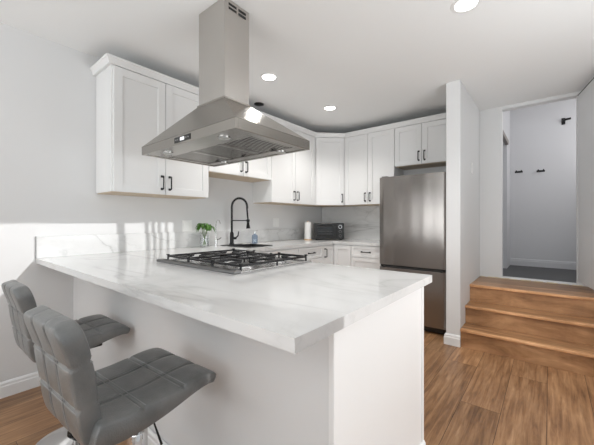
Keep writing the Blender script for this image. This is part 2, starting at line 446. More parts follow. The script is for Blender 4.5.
# ------------------------------------------------------------------ upper cabinets
def shaker(w_, h_, rail=0.062, t=0.02, rec=0.009):
    m = MB()
    m.box(0, -t, 0, rail, 0, h_, 0.0015).box(w_ - rail, -t, 0, w_, 0, h_, 0.0015)
    m.box(rail - 0.001, -t, 0, w_ - rail + 0.001, 0, rail, 0.0015).box(rail - 0.001, -t, h_ - rail, w_ - rail + 0.001, 0, h_, 0.0015)
    m.box(rail - 0.004, -t + rec, rail - 0.004, w_ - rail + 0.004, -0.002, h_ - rail + 0.004)
    return m
def pull(x, z, length, vertical=True):
    m = MB(); r = 0.0055; o = -0.032
    h = length / 2
    def P(a, y): return (x, y, z + a) if vertical else (x + a, y, z)
    m.tube([P(-h, -0.001), P(-h, o + 0.004), P(-h + 0.004, o), P(h - 0.004, o), P(h, o + 0.004), P(h, -0.001)], r, 8)
    m.box(*[a - b_ for a, b_ in zip(P(-h, -0.003), (0.009, 0.003, 0.009))], *[a + b_ for a, b_ in zip(P(-h, -0.003), (0.009, 0.003, 0.009))])
    m.box(*[a - b_ for a, b_ in zip(P(h, -0.003), (0.009, 0.003, 0.009))], *[a + b_ for a, b_ in zip(P(h, -0.003), (0.009, 0.003, 0.009))])
    return m
GAP = 0.0025
def add_front(root, kind, x0, x1, z0, z1, handle):
    """door or drawer front in the cabinet's frame; handle: 'l','r' side near bottom ('lt','rt' near top) or 'h'"""
    d = shaker(x1 - x0 - 2 * GAP, z1 - z0 - 2 * GAP, rail=0.062 if kind == 'door' else 0.03 if z1 - z0 < 0.2 else 0.05)
    bmesh.ops.translate(d.bm, vec=(x0 + GAP, 0, z0 + GAP), verts=d.bm.verts)
    p = obj(kind, d, M['cab'], root, world=False)
    if handle in ('l', 'r', 'lt', 'rt'):
        hx = x0 + 0.034 if handle[0] == 'l' else x1 - 0.034
        hz = z1 - 0.1 if handle.endswith('t') else z0 + 0.1
        hd = pull(hx, hz, 0.105)
    else:
        hd = pull((x0 + x1) / 2, (z0 + z1) / 2, 0.11, False)
    bmesh.ops.translate(hd.bm, vec=(0, -0.02, 0), verts=hd.bm.verts)
    obj('handle', hd, M['black'], p, world=False, label='black bar pull')
def cabinet(label, loc, rz, w_, depth, z0, z1, fronts, name='wall_cabinet', under=True, group=None, hollow=None):
    t = thing(name, label, 'cabinet', (loc[0], loc[1], z0), rz, group)
    cb = MB()
    if hollow:
        cb.box(0.0008, 0, 0, w_ - 0.0008, depth - 0.002, hollow, 0.001)
        cb.box(0.0008, 0, hollow - 0.001, 0.018, depth - 0.002, z1 - z0).box(w_ - 0.018, 0, hollow - 0.001, w_ - 0.0008, depth - 0.002, z1 - z0).box(0.018, 0, hollow - 0.001, w_ - 0.018, 0.018, z1 - z0)
    else:
        cb.box(0.0008, 0, 0.004 if under else 0, w_ - 0.0008, depth - 0.002, z1 - z0, 0.001)
    obj('cabinet_body', cb, M['cab'], t, world=False)
    if under: obj('bottom_panel', MB().box(0.012, 0.012, -0.002, w_ - 0.012, depth - 0.002, 0.0039), M['tan'], t, world=False, label='unpainted tan underside')
    for (kind, a, b_, c, d, h_) in fronts:
        add_front(t, kind, a, b_, c - z0, d - z0, h_)
    return t
UD = 0.305; UF = XL + UD                     # front of the wall cabinets on the left wall
UZ0, UZ1 = 1.40, 2.355
NIN = R(90)
cabinet('tall white two door wall cabinet at the left end, behind the hood', (UF, 0.918), NIN, 0.844, UD, UZ0, UZ1,
        [('door', 0.012, 0.416, UZ0, UZ1 - 0.01, 'r'), ('door', 0.416, 0.844, UZ0, UZ1 - 0.01, 'l')])
cabinet('short white wall cabinet above the black faucet', (UF, 1.764), NIN, 0.858, UD, 1.655, UZ1,
        [('door', 0.0, 0.429, 1.655, UZ1 - 0.01, 'r'), ('door', 0.429, 0.858, 1.655, UZ1 - 0.01, 'l')])
cabinet('tall white two door wall cabinet between the short one and the angled corner cabinet', (UF, 2.624), NIN, 0.884, UD, UZ0, UZ1,
        [('door', 0.0, 0.442, UZ0, UZ1 - 0.01, 'r'), ('door', 0.442, 0.86, UZ0, UZ1 - 0.01, 'l')])
CY = YB - 0.61
t = thing('corner_cabinet', 'white angled corner wall cabinet with a single door above the toaster oven', 'cabinet', (UF, CY, UZ0), R(45))
obj('cabinet_body', MB().prism([(XL + 0.002, CY + 0.001), (UF, CY + 0.001), (XL + 0.609, YB - UD), (XL + 0.609, YB - 0.002), (XL + 0.002, YB - 0.002)], UZ0 + 0.004, UZ1), M['cab'], t)
obj('bottom_panel', MB().prism([(XL + 0.012, CY + 0.012), (UF - 0.01, CY + 0.012), (XL + 0.595, YB - UD + 0.01), (XL + 0.595, YB - 0.012), (XL + 0.012, YB - 0.012)], UZ0 - 0.002, UZ0 + 0.0039), M['tan'], t)
add_front(t, 'door', 0.014, 0.417, 0, UZ1 - 0.01 - UZ0, 'r')
BX = XL + 0.61
cabinet('tall white two door wall cabinet between the angled corner cabinet and the fridge', (BX, YB - UD), 0, 0.72, UD, UZ0, UZ1,
        [('door', 0.0, 0.357, UZ0, UZ1 - 0.01, 'r'), ('door', 0.357, 0.72, UZ0, UZ1 - 0.01, 'l')])
cabinet('short white two door cabinet over the fridge', (BX + 0.722, YB - UD), 0, PX0 - BX - 0.724, UD, 1.86, UZ1,
        [('door', 0.0, 0.333, 1.86, UZ1 - 0.01, 'r'), ('door', 0.333, 0.665, 1.86, UZ1 - 0.01, 'l')])
CR = [(0.0, UZ1 - 0.008), (0.021, UZ1 - 0.008), (0.022, UZ1 + 0.004), (0.024, UZ1 + 0.008), (0.034, UZ1 + 0.032), (0.039, UZ1 + 0.036), (0.039, UZ1 + 0.05), (-0.02, UZ1 + 0.05), (-0.02, UZ1 + 0.001), (0.0, UZ1 + 0.001)]
struct('trim_3', MB().sweep([(XL + 0.0, 0.917), (UF, 0.917), (UF, CY), (BX, YB - UD), (PX0, YB - UD)], CR), M['cab'], label='white crown moulding along the tops of the wall cabinets')

# ------------------------------------------------------------------ base cabinets
BF = XL + 0.615; BYF = YB - 0.615; CT0, CT1 = 0.88, 0.915
cabinet('white sink base cabinet under the black faucet', (BF, 1.84), NIN, 0.90, 0.612, 0.10, CT0,
        [('door', 0.0, 0.45, 0.12, CT0 - 0.01, 'rt'), ('door', 0.45, 0.9, 0.12, CT0 - 0.01, 'lt')], 'base_cabinet', False, hollow=0.59)
cabinet('white three drawer base cabinet on the left run beside the corner doors', (BF, 2.742), NIN, 0.478, 0.612, 0.10, CT0,
        [('drawer', 0.0, 0.478, 0.725, CT0 - 0.012, 'h'), ('drawer', 0.0, 0.478, 0.42, 0.725, 'h'), ('drawer', 0.0, 0.478, 0.115, 0.42, 'h')], 'base_cabinet', False)
t = thing('corner_base_cabinet', 'white corner base cabinet with two doors meeting under the toaster oven', 'cabinet', (BF, BYF, 0.10), 0)
obj('cabinet_body', MB().prism([(XL + 0.002, 3.222), (BF, 3.222), (BF, BYF), (-1.952, BYF), (-1.952, YB - 0.002), (XL + 0.002, YB - 0.002)], 0.10, CT0), M['cab'], t)
for rz, ox, oy, w_, hs in ((NIN, BF, 3.222, BYF - 3.222 - 0.022, 'lt'), (0, BF + 0.022, BYF, -1.952 - BF - 0.022, None)):
    d = shaker(w_ - 0.004, CT0 - 0.13, 0.05)
    mt = Matrix.Translation((ox, oy, 0.115)) @ Matrix.Rotation(rz, 4, 'Z')
    bmesh.ops.transform(d.bm, matrix=mt, verts=d.bm.verts); p = obj('door', d, M['cab'], t)
    if hs:
        hd = pull(0.05, CT0 - 0.13 - 0.09, 0.10); bmesh.ops.translate(hd.bm, vec=(0, -0.02, 0), verts=hd.bm.verts)
        bmesh.ops.transform(hd.bm, matrix=mt, verts=hd.bm.verts); obj('handle', hd, M['black'], p, label='black bar pull')
cabinet('white three drawer base cabinet beside the fridge', (-1.95, BYF), 0, 0.413, 0.612, 0.10, CT0,
        [('drawer', 0.0, 0.413, 0.725, CT0 - 0.012, 'h'), ('drawer', 0.0, 0.413, 0.42, 0.725, 'h'), ('drawer', 0.0, 0.413, 0.115, 0.42, 'h')], 'base_cabinet', False)
struct('trim_4', MB().prism([(XL, 1.6), (BF - 0.05, 1.6), (BF - 0.05, BYF + 0.05), (-1.537, BYF + 0.05), (-1.537, YB), (XL, YB)], 0, 0.10), M['trim'], label='white recessed toe kick under the base cabinets')

# ------------------------------------------------------------------ peninsula
t = thing('peninsula_base', 'white panelled base of the breakfast peninsula behind the grey stools', 'counter base', (-1.6, 1.1, 0))
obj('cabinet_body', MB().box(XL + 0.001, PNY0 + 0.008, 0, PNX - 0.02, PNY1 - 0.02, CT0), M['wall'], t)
obj('end_panel', MB().box(PNX - 0.02, PNY0, 0, PNX, PNY1, CT0, 0.002), M['cab'], t)
obj('corner_trim', MB().box(PNX - 0.022, PNY1 - 0.024, 0, PNX + 0.004, PNY1 + 0.002, CT0, 0.002), M['trim'], t)
obj('baseboard', MB().sweep([(XL + 0.02, PNY0 + 0.008), (PNX, PNY0), (PNX, PNY1 + 0.002)], [(o, z * 1.08) for o, z in BB]), M['trim'], t)

# countertop, one continuous L with a return
SK = (-2.61, 2.08, -2.31, 2.40)   # sink cut-out x0 y0 x1 y1
PX_END, PYF, PYB = -0.445, 0.54, 1.60
CF = XL + 0.645; CFY = YB - 0.645
def inc(u, v):
    if v < PYB: ok = u < PX_END
    else: ok = u < CF or (v > CFY and u < -1.535)
    if SK[0] < u < SK[2] and SK[1] < v < SK[3]: ok = False
    if u > CK[0] and u < CK[2] and v > CK[1] and v < CK[3]: ok = False
    return ok
CK = (-1.90, 1.03, -1.23, 1.54)    # cut-out below the cooktop
ct = thing('countertop', 'white grey-veined stone countertop of the peninsula and kitchen run', 'countertop', (-1.6, 1.1, CT0))
cm = MB().cells(sorted([XL + 0.001, SK[0], SK[2], CF, CK[0], CK[2], -1.535, PX_END]), sorted([PYF, CK[1], CK[3], PYB, SK[1], SK[3], CFY, YB - 0.001]), inc, CT0, CT1, lambda a, b_, c: (a, b_, c))
es = [e for e in cm.bm.edges if e.is_manifold and e.calc_face_angle(0) > 1]
bmesh.ops.bevel(cm.bm, geom=es, offset=0.003, segments=2, affect='EDGES', profile=0.5)
obj('slab', cm, M['quartz'], ct, smooth=40)
obj('backsplash', MB().box(XL + 0.001, PYF, CT1, XL + 0.02, YB - 0.001, CT1 + 0.155, 0.002), M['quartz'], ct)
obj('backsplash', MB().box(XL + 0.02, YB - 0.02, CT1, -1.535, YB - 0.001, UZ0 - 0.003, 0.002), M['quartz'], ct, label='full height veined splashback behind the toaster oven')
# narrow grey edge strip on the splashback end
obj('edge_strip', MB().box(XL + 0.001, PYF - 0.003, CT1, XL + 0.021, PYF, CT1 + 0.155), M['edge'], ct)

# sink
t = thing('sink', 'black rimmed drop-in sink in front of the black faucet', 'sink', ((SK[0] + SK[2]) / 2, (SK[1] + SK[3]) / 2, 0.70))
x0, y0, x1, y1 = SK[0] - 0.004, SK[1] - 0.004, SK[2] + 0.004, SK[3] + 0.004
m = MB()
m.box(x0, y0, 0.70, x1, y1, 0.703)
for a in ((x0 - 0.002, y0, x0, y1), (x1, y0, x1 + 0.002, y1), (x0, y0 - 0.002, x1, y0), (x0, y1, x1, y1 + 0.002)): m.box(a[0], a[1], 0.70, a[2], a[3], CT0 - 0.001)
obj('basin', m, M['sinkblack'], t)
sm = MB()
rw = 0.012; zt0, zt1 = CT1 + 0.0005, CT1 + 0.008
sm.cells([SK[0] - rw, SK[0] + 0.006, SK[2] - 0.006, SK[2] + rw], [SK[1] - rw, SK[1] + 0.006, SK[3] - 0.006, SK[3] + rw], lambda u, v: not (SK[0] + .006 < u < SK[2] - .006 and SK[1] + .006 < v < SK[3] - .006), zt0, zt1, lambda a, b_, c: (a, b_, c))
sm.cells([SK[0] + 0.001, SK[0] + 0.006, SK[2] - 0.006, SK[2] - 0.001], [SK[1] + 0.001, SK[1] + 0.006, SK[3] - 0.006, SK[3] - 0.001], lambda u, v: not (SK[0] + .006 < u < SK[2] - .006 and SK[1] + .006 < v < SK[3] - .006), CT0 - 0.001, zt0 + 0.001, lambda a, b_, c: (a, b_, c))
obj('rim', sm, M['sinkblack'], t)
obj('drain', MB().lathe([(0, 0.7035), (0.04, 0.7035), (0.045, 0.706), (0.03, 0.706), (0.02, 0.704), (0, 0.704)], ((x0 + x1) / 2, (y0 + y1) / 2, 0), 24), M['chrome'], t, smooth=True)

# ------------------------------------------------------------------ fridge
FX0, FX1, FY0, FZ = -1.527, -0.79, 3.385, 1.68
t = thing('refrigerator', 'tall stainless steel bottom freezer refrigerator beside the partition', 'refrigerator', ((FX0 + FX1) / 2, 3.75, 0))
obj('fridge_body', MB().box(FX0 + 0.004, FY0 + 0.075, 0.03, FX1 - 0.004, YB - 0.03, FZ - 0.012, 0.004), M['grey'], t)
def fdoor(z0, z1):
    m = MB(); n = 24; pr = []
    for k in range(n + 1):                       # gently bowed front with rounded vertical edges
        u = k / n; xx = FX0 + (FX1 - FX0) * u; e = min(u, 1 - u) * (FX1 - FX0)
        yy = FY0 - 0.012 * math.sin(PI * u) + (0.018 * (1 - math.sqrt(max(0, 1 - (1 - min(e / 0.018, 1)) ** 2))))
        pr.append((xx, yy))
    pr += [(FX1, FY0 + 0.068), (FX0, FY0 + 0.068)]
    m.prism(pr, z0, z1); return m
d = obj('door', fdoor(0.685, FZ), M['fridge'], t, smooth=50)
obj('door_gasket', MB().box(FX0 + 0.01, FY0 + 0.02, 0.66, FX1 - 0.01, FY0 + 0.074, 0.684), M['gasket_gap'], t)
f = obj('freezer_drawer', fdoor(0.075, 0.655), M['fridge'], t, smooth=50)
obj('handle', MB().box(FX0 + 0.05, FY0 - 0.004, 0.648, FX1 - 0.05, FY0 + 0.03, 0.668, 0.003), M['gasket_gap'], f, label='dark recessed grip groove')
obj('kick_plate', MB().box(FX0 + 0.02, FY0 + 0.05, 0.01, FX1 - 0.02, FY0 + 0.09, 0.07), M['plastic'], t)
for xx in (FX0 + 0.06, FX1 - 0.06):
    obj('foot', MB().tube([(xx, FY0 + 0.1, 0), (xx, FY0 + 0.1, 0.035)], 0.02), M['plastic'], t)
for xx in (FX0 + 0.05,):
    obj('hinge_cover', MB().box(xx - 0.03, FY0 + 0.02, FZ, xx + 0.04, FY0 + 0.13, FZ + 0.014, 0.004), M['grey'], t)

# ------------------------------------------------------------------ island hood
HX0, HX1, HY0, HY1, HZ = -2.20, -1.195, 0.992, 1.60, 1.638
LIP = 0.056
CX0, CX1, CYa, CYb, CZ0 = -1.742, -1.482, 1.145, 1.34, 1.905
t = thing('range_hood', 'stainless steel chimney island hood hanging over the cooktop', 'range hood', (-1.61, 1.25, HZ))
m = MB()
b4 = [(HX0, HY0), (HX1, HY0), (HX1, HY1), (HX0, HY1)]
lo = [m.bm.verts.new((x, y, HZ + LIP)) for x, y in b4]
hi = [m.bm.verts.new((x, y, CZ0)) for x, y in [(CX0 - .008, CYa - .008), (CX1 + .008, CYa - .008), (CX1 + .008, CYb + .008), (CX0 - .008, CYb + .008)]]
hi2 = [m.bm.verts.new((v.co.x, v.co.y, CZ0 + 0.01)) for v in hi]
for A, B in ((lo, hi), (hi, hi2)):
    for k in range(4): m.bm.faces.new((A[k], A[(k + 1) % 4], B[(k + 1) % 4], B[k]))
m.bm.faces.new(lo[::-1]); m.bm.faces.new(hi2)
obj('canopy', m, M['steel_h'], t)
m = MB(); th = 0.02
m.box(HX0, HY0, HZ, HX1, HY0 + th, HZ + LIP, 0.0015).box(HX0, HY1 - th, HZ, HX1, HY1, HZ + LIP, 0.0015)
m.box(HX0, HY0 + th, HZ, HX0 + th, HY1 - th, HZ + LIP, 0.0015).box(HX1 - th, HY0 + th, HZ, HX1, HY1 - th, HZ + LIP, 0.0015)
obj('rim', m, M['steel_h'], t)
# under tray with border, three baffle filters
FLX = (HX0 + 0.06, HX1 - 0.06); FLY = (HY0 + 0.16, HY1 - 0.10)
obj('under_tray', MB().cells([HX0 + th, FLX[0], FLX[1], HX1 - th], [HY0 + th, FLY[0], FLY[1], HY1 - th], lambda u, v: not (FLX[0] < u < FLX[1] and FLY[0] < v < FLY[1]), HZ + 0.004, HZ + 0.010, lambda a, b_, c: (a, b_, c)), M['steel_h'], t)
fw = (FLX[1] - FLX[0]) / 3
for k in range(3):
    a, b_ = FLX[0] + k * fw + 0.003, FLX[0] + (k + 1) * fw - 0.003
    m = MB()
    m.box(a, FLY[0], HZ + 0.006, a + 0.012, FLY[1], HZ + 0.02).box(b_ - 0.012, FLY[0], HZ + 0.006, b_, FLY[1], HZ + 0.02)
    m.box(a, FLY[0], HZ + 0.006, b_, FLY[0] + 0.012, HZ + 0.02).box(a, FLY[1] - 0.012, HZ + 0.006, b_, FLY[1], HZ + 0.02)
    nb = 10; s = (b_ - a - 0.024) / nb
    for i in range(nb):
        xx = a + 0.012 + i * s
        m.box(xx + 0.001, FLY[0] + 0.01, HZ + 0.008, xx + s * 0.62, FLY[1] - 0.01, HZ + 0.013)
    f = obj('baffle_filter', m, M['steel_h'], t)
    obj('filter_back', MB().box(a + 0.01, FLY[0] + 0.01, HZ + 0.02, b_ - 0.01, FLY[1] - 0.01, HZ + 0.022), M['gasket_gap'], f)
    obj('latch', MB().box((a + b_) / 2 - 0.02, FLY[1] - 0.03, HZ + 0.0, (a + b_) / 2 + 0.02, FLY[1] - 0.018, HZ + 0.006, 0.002), M['black'], f)
for xx in (HX0 + 0.2, HX1 - 0.2):
    for yy in (HY0 + 0.085, HY1 - 0.058):
        l = obj('hood_lamp', MB().lathe([(0, 0.002), (0.028, 0.002), (0.028, -0.002), (0.034, -0.003), (0.034, 0.004)], (xx, yy, HZ + 0.002), 24), M['knobring'], t, smooth=True)
        obj('lens', MB().lathe([(0, -0.0012), (0.026, -0.0012), (0.026, 0.001)], (xx, yy, HZ + 0.001), 24), M['lampgrey'], l)
cp = obj('control_panel', MB().box(-1.765, HY0 - 0.002, HZ + 0.012, -1.59, HY0 + 0.002, HZ + 0.045, 0.001), M['plastic'], t)
obj('display', MB().box(-1.70, HY0 - 0.0028, HZ + 0.019, -1.655, HY0 - 0.0018, HZ + 0.038), M['display'], cp, label='small pale lit readout')
for k in (-1.745, -1.725, -1.635, -1.612):
    obj('button', MB().box(k - 0.004, HY0 - 0.003, HZ + 0.025, k + 0.004, HY0 - 0.0018, HZ + 0.032), M['knobring'], cp)
CH = obj('chimney', MB().box(CX0, CYa, CZ0, CX1, CYb, ZC - 0.001, 0.0015), M['steel'], t)
obj('side_cover', MB().box(CX1 + 0.0002, CYa + 0.002, CZ0 + 0.01, CX1 + 0.002, (CYa + CYb) / 2 + 0.008, ZC - 0.002), M['steel'], t)
for k in range(2):
    yy = CYa + 0.03 + 0.075 * k
    obj('vent_slot', MB().box(CX1 + 0.001, yy, ZC - 0.060, CX1 + 0.0032, yy + 0.06, ZC - 0.046), M['gasket_gap'], CH)
    obj('vent_slot', MB().box(CX1 + 0.001, yy, ZC - 0.036, CX1 + 0.0032, yy + 0.06, ZC - 0.022), M['gasket_gap'], CH)

# ------------------------------------------------------------------ cooktop
KX0, KX1, KY0, KY1 = -1.93, -1.165, 0.958, 1.588
t = thing('cooktop', 'steel gas cooktop with black cast iron grates set in the peninsula', 'cooktop', ((KX0 + KX1) / 2, (KY0 + KY1) / 2, CT1))
m = MB().box(KX0, KY0, CT1 + 0.0005, KX1, KY1, CT1 + 0.009, 0.003, 2)
obj('tray', m, M['traysteel'], t)
m = MB().box(KX0 + .002, KY0 + .001, CT1 + 0.009, KX1 - .002, KY0 + 0.05, CT1 + 0.024, 0.004)
obj('front_rail', m, M['grey'], t)
for k in range(7):
    xx = KX0 + 0.05 + k * 0.1
    obj('rail_slot', MB().box(xx, KY0 + 0.018, CT1 + 0.0235, xx + 0.055, KY0 + 0.032, CT1 + 0.0246), M['gasket_gap'], t)
m = MB()
for a in ((KX0 + .004, KY0 + .004, KX1 - .004, KY0 + .024), (KX0 + .004, KY1 - .024, KX1 - .004, KY1 - .004), (KX0 + .004, KY0 + .024, KX0 + .024, KY1 - .024), (KX1 - .024, KY0 + .024, KX1 - .004, KY1 - .024)):
    m.box(a[0], a[1], CT1 + 0.009, a[2], a[3], CT1 + 0.016, 0.002)
obj('tray_rim', m, M['knobring'], t)
gw = (KX1 - KX0 - 0.05) / 3
for k in range(3):
    a = KX0 + 0.025 + k * gw + 0.004; b_ = a + gw - 0.008; c = KY0 + 0.066; d = KY1 - (0.10 if k == 1 else 0.03)
    z0, z1 = CT1 + 0.034, CT1 + 0.047; q = 0.0048
    m = MB()
    bar = lambda x0, y0, x1, y1: m.box(min(x0, x1) - q, min(y0, y1) - q, z0, max(x0, x1) + q, max(y0, y1) + q, z1, 0.003)
    bar(a, c, b_, c); bar(a, d, b_, d); bar(a, c, a, d); bar(b_, c, b_, d)
    mx, my = (a + b_) / 2, (c + d) / 2
    bar(a, my, b_, my)
    bcs = [(mx, (c + my) / 2), (mx, (my + d) / 2)] if k != 1 else [(mx, my)]
    if k == 1:
        bar(a, c + (d - c) * 0.25, mx - 0.06, c + (d - c) * 0.25); bar(b_, c + (d - c) * 0.25, mx + 0.06, c + (d - c) * 0.25)
        bar(a, c + (d - c) * 0.75, mx - 0.06, c + (d - c) * 0.75); bar(b_, c + (d - c) * 0.75, mx + 0.06, c + (d - c) * 0.75)
    for bx, by in bcs:
        hy = (my - c) / 2 if k != 1 else my - c
        bar(bx, by - hy, bx, by - 0.035); bar(bx, by + 0.035, bx, by + hy)
        bar(a, by, bx - 0.035, by); bar(bx + 0.035, by, b_, by)
    for fx in (a, b_):
        for fy in (c, my, d): m.box(fx - q, fy - q, CT1 + 0.010, fx + q, fy + q, z0 + 0.002, 0.002)
    for fx, fy in ((a, c), (b_, c), (a, d), (b_, d)): m.box(fx - .008, fy - .008, z1 - 0.002, fx + .008, fy + .008, z1 + 0.006, 0.002)
    obj('grate', m, M['iron'], t, label='black cast iron grate')
    for bx, by in bcs:
        r = 0.048 if k == 1 else 0.036
        bu = obj('burner', MB().lathe([(0, 0.010), (r + 0.016, 0.010), (r + 0.014, 0.015), (r, 0.017), (r - 0.002, 0.024), (0, 0.024)], (bx, by, CT1), 28), M['knobring'], t, smooth=True)
        obj('burner_cap', MB().lathe([(0, 0.0242), (r - 0.003, 0.0242), (r - 0.003, 0.029), (r - 0.008, 0.031), (0, 0.032)], (bx, by, CT1), 28), M['black'], bu, smooth=True)
for k in range(5):
    xx = -1.632 + (k - 2) * 0.058
    obj('knob', MB().lathe([(0, 0.009), (0.023, 0.009), (0.022, 0.014), (0.017, 0.017), (0.015, 0.040), (0.013, 0.042), (0, 0.042)], (xx, KY1 - 0.055, CT1), 20), M['knobring'], t, smooth=True)

# ------------------------------------------------------------------ black pull-down faucet
fx, fy = -2.715, 2.2
t = thing('kitchen_faucet', 'black spring neck pull-down faucet behind the sink', 'faucet', (fx, fy, CT1))
obj('base_plate', MB().box(fx - 0.03, fy - 0.13, CT1, fx + 0.03, fy + 0.13, CT1 + 0.006, 0.0025), M['black'], t)
obj('faucet_body', MB().lathe([(0, 0.006), (0.029, 0.006), (0.029, 0.014), (0.022, 0.02), (0.021, 0.13), (0.016, 0.14), (0.0115, 0.15), (0.0115, 0.27), (0, 0.27)], (fx, fy, CT1), 24), M['black'], t, smooth=True)
dirn = Vector((0.80, 0.60, 0)).normalized(); rad = 0.085
arc = [Vector((fx, fy, CT1 + 0.27))]
for k in range(0, 25):
    a = PI - PI * 1.06 * k / 24
    arc.append(Vector((fx, fy, CT1 + 0.42)) + dirn * (rad + rad * math.cos(a)) + Vector((0, 0, 1)) * rad * math.sin(a) * 1.12)
obj('neck', MB().tube(arc, 0.0085, 10), M['black'], t, smooth=60)
# coil around the neck
def along(pts, s):
    L = [0]
    for a, b_ in zip(pts, pts[1:]): L.append(L[-1] + (b_ - a).length)
    s *= L[-1]
    for i in range(len(pts) - 1):
        if s <= L[i + 1] + 1e-9:
            f_ = (s - L[i]) / (L[i + 1] - L[i]); return pts[i].lerp(pts[i + 1], f_), (pts[i + 1] - pts[i]).normalized()
    return pts[-1], (pts[-1] - pts[-2]).normalized()
coil = []; turns = 42
side = Vector((-dirn.y, dirn.x, 0))
for k in range(turns * 8 + 1):
    p, d = along(arc, k / (turns * 8)); up = side.cross(d)
    a = 2 * PI * k / 8
    coil.append(p + (side * math.cos(a) + up * math.sin(a)) * 0.0125)
obj('spring', MB().tube(coil, 0.0026, 5), M['black'], t, smooth=60)
tip = arc[-1]
obj('spray_hose', MB().tube([tip, tip + Vector((0, 0, -0.05)) + dirn * 0.004, tip + Vector((0, 0, -0.13)) + dirn * 0.012], 0.009, 10), M['black'], t, smooth=60)
hp = tip + Vector((0, 0, -0.12)) + dirn * 0.012
obj('spray_head', MB().tube([hp, hp + Vector((0, 0, -0.05)), hp + Vector((0.002, 0, -0.085)), hp + Vector((0.003, 0, -0.10))], [0.012, 0.015, 0.021, 0.024], 14), M['black'], t, smooth=60)
zz = CT1 + 0.27
ar = Vector((fx, fy, zz)); end = Vector((hp.x, hp.y, zz))
obj('holder_arm', MB().tube([ar, end], 0.0055, 8).lathe([(0.016, -0.012), (0.019, -0.012), (0.019, 0.012), (0.016, 0.012), (0.016, -0.012)], tuple(end), 18), M['black'], t, smooth=40)
lv = MB().tube([(fx, fy, CT1 + 0.075), (fx + 0.02, fy + 0.045, CT1 + 0.075)], 0.014, 12)
lv.tube([(fx + 0.018, fy + 0.042, CT1 + 0.078), (fx + 0.03, fy + 0.062, CT1 + 0.10), (fx + 0.034, fy + 0.07, CT1 + 0.15)], [0.009, 0.007, 0.0055], 10)
obj('lever', lv, M['black'], t, smooth=40)

# small chrome filtered-water faucet
gx, gy = -2.735, 2.005
t = thing('water_faucet', 'small chrome gooseneck faucet between the vase and the black faucet', 'faucet', (gx, gy, CT1))
obj('faucet_body', MB().lathe([(0, 0), (0.02, 0), (0.02, 0.006), (0.011, 0.012), (0.010, 0.07), (0.006, 0.075), (0, 0.075)], (gx, gy, CT1), 18), M['chrome'], t, smooth=True)
sp_ = [Vector((gx, gy, CT1 + 0.07)), Vector((gx, gy, CT1 + 0.235))]
for k in range(1, 10):
    a = PI - PI * k / 9; sp_.append(Vector((gx + 0.035 + 0.035 * math.cos(a), gy + 0.0, CT1 + 0.235 + 0.04 * math.sin(a))))
obj('spout', MB().tube(sp_, 0.005, 8), M['chrome'], t, smooth=60)
obj('lever', MB().tube([(gx, gy, CT1 + 0.065), (gx + 0.02, gy + 0.03, CT1 + 0.075), (gx + 0.03, gy + 0.045, CT1 + 0.09)], 0.004, 8), M['black'], t, smooth=60)

# ------------------------------------------------------------------ vase with leafy cuttings
vx, vy = -2.715, 1.85
t = thing('glass_vase', 'clear glass vase of green cuttings on the counter by the wall', 'vase', (vx, vy, CT1))
obj('glass_body', MB().lathe([(0, 0.0), (0.04, 0.0), (0.045, 0.004), (0.047, 0.14), (0.049, 0.15), (0.046, 0.15), (0.044, 0.14), (0.042, 0.008), (0, 0.008)], (vx, vy, CT1), 28), M['glass'], t, smooth=True)
obj('water', MB().lathe([(0, 0.009), (0.0415, 0.009), (0.043, 0.09), (0, 0.09)], (vx, vy, CT1), 24), M['water'], t, smooth=True)
cut = thing('plant_cutting', 'bunch of drooping green leaves standing in the clear glass vase', 'plant', (vx, vy, CT1 + 0.01))
def leaf(m, base, d, length, width, droop):
    d = d.normalized(); s = d.cross(Vector((0, 0, 1))).normalized(); n = 8; L = []; Rr = []; C_ = []
    for i in range(n + 1):
        u = i / n; p = base + d * length * u + Vector((0, 0, -droop * u * u * length + 0.10 * length * math.sin(PI * u)))
        ww = width * math.sin(PI * min(1, u ** 0.8 * 0.98 + 0.01)) * 0.5
        C_.append(m.bm.verts.new(p)); L.append(m.bm.verts.new(p + s * ww + Vector((0, 0, 0.25 * ww)))); Rr.append(m.bm.verts.new(p - s * ww + Vector((0, 0, 0.25 * ww))))
    for i in range(n):
        m.bm.faces.new((C_[i], C_[i + 1], L[i + 1], L[i])); m.bm.faces.new((C_[i], Rr[i], Rr[i + 1], C_[i + 1]))
rr = random.Random(11)
for k in range(7):
    a = 2 * PI * k / 7 + 0.3; rad_ = rr.uniform(0.02, 0.075)
    top = Vector((vx + math.cos(a) * rad_ * 0.75, vy + math.sin(a) * rad_, CT1 + rr.uniform(0.20, 0.235)))
    o = obj('stem', MB().tube([(vx - math.cos(a) * 0.02, vy - math.sin(a) * 0.02, CT1 + 0.014), (vx + math.cos(a) * 0.02, vy + math.sin(a) * 0.02, CT1 + 0.14), top], 0.0022, 6), M['stem'], cut)
    for j in range(5):
        lm = MB(); b_ = a + (j - 2) * 0.75 + rr.uniform(-.3, .3)
        leaf(lm, top, Vector((math.cos(b_), math.sin(b_), rr.uniform(0.0, 0.4))), rr.uniform(0.06, 0.085), 0.036, rr.uniform(0.5, 1.1))
        lf = obj('leaf', lm, M['leaf'], o, smooth=80)
        md = lf.modifiers.new('thickness', 'SOLIDIFY'); md.thickness = 0.0006

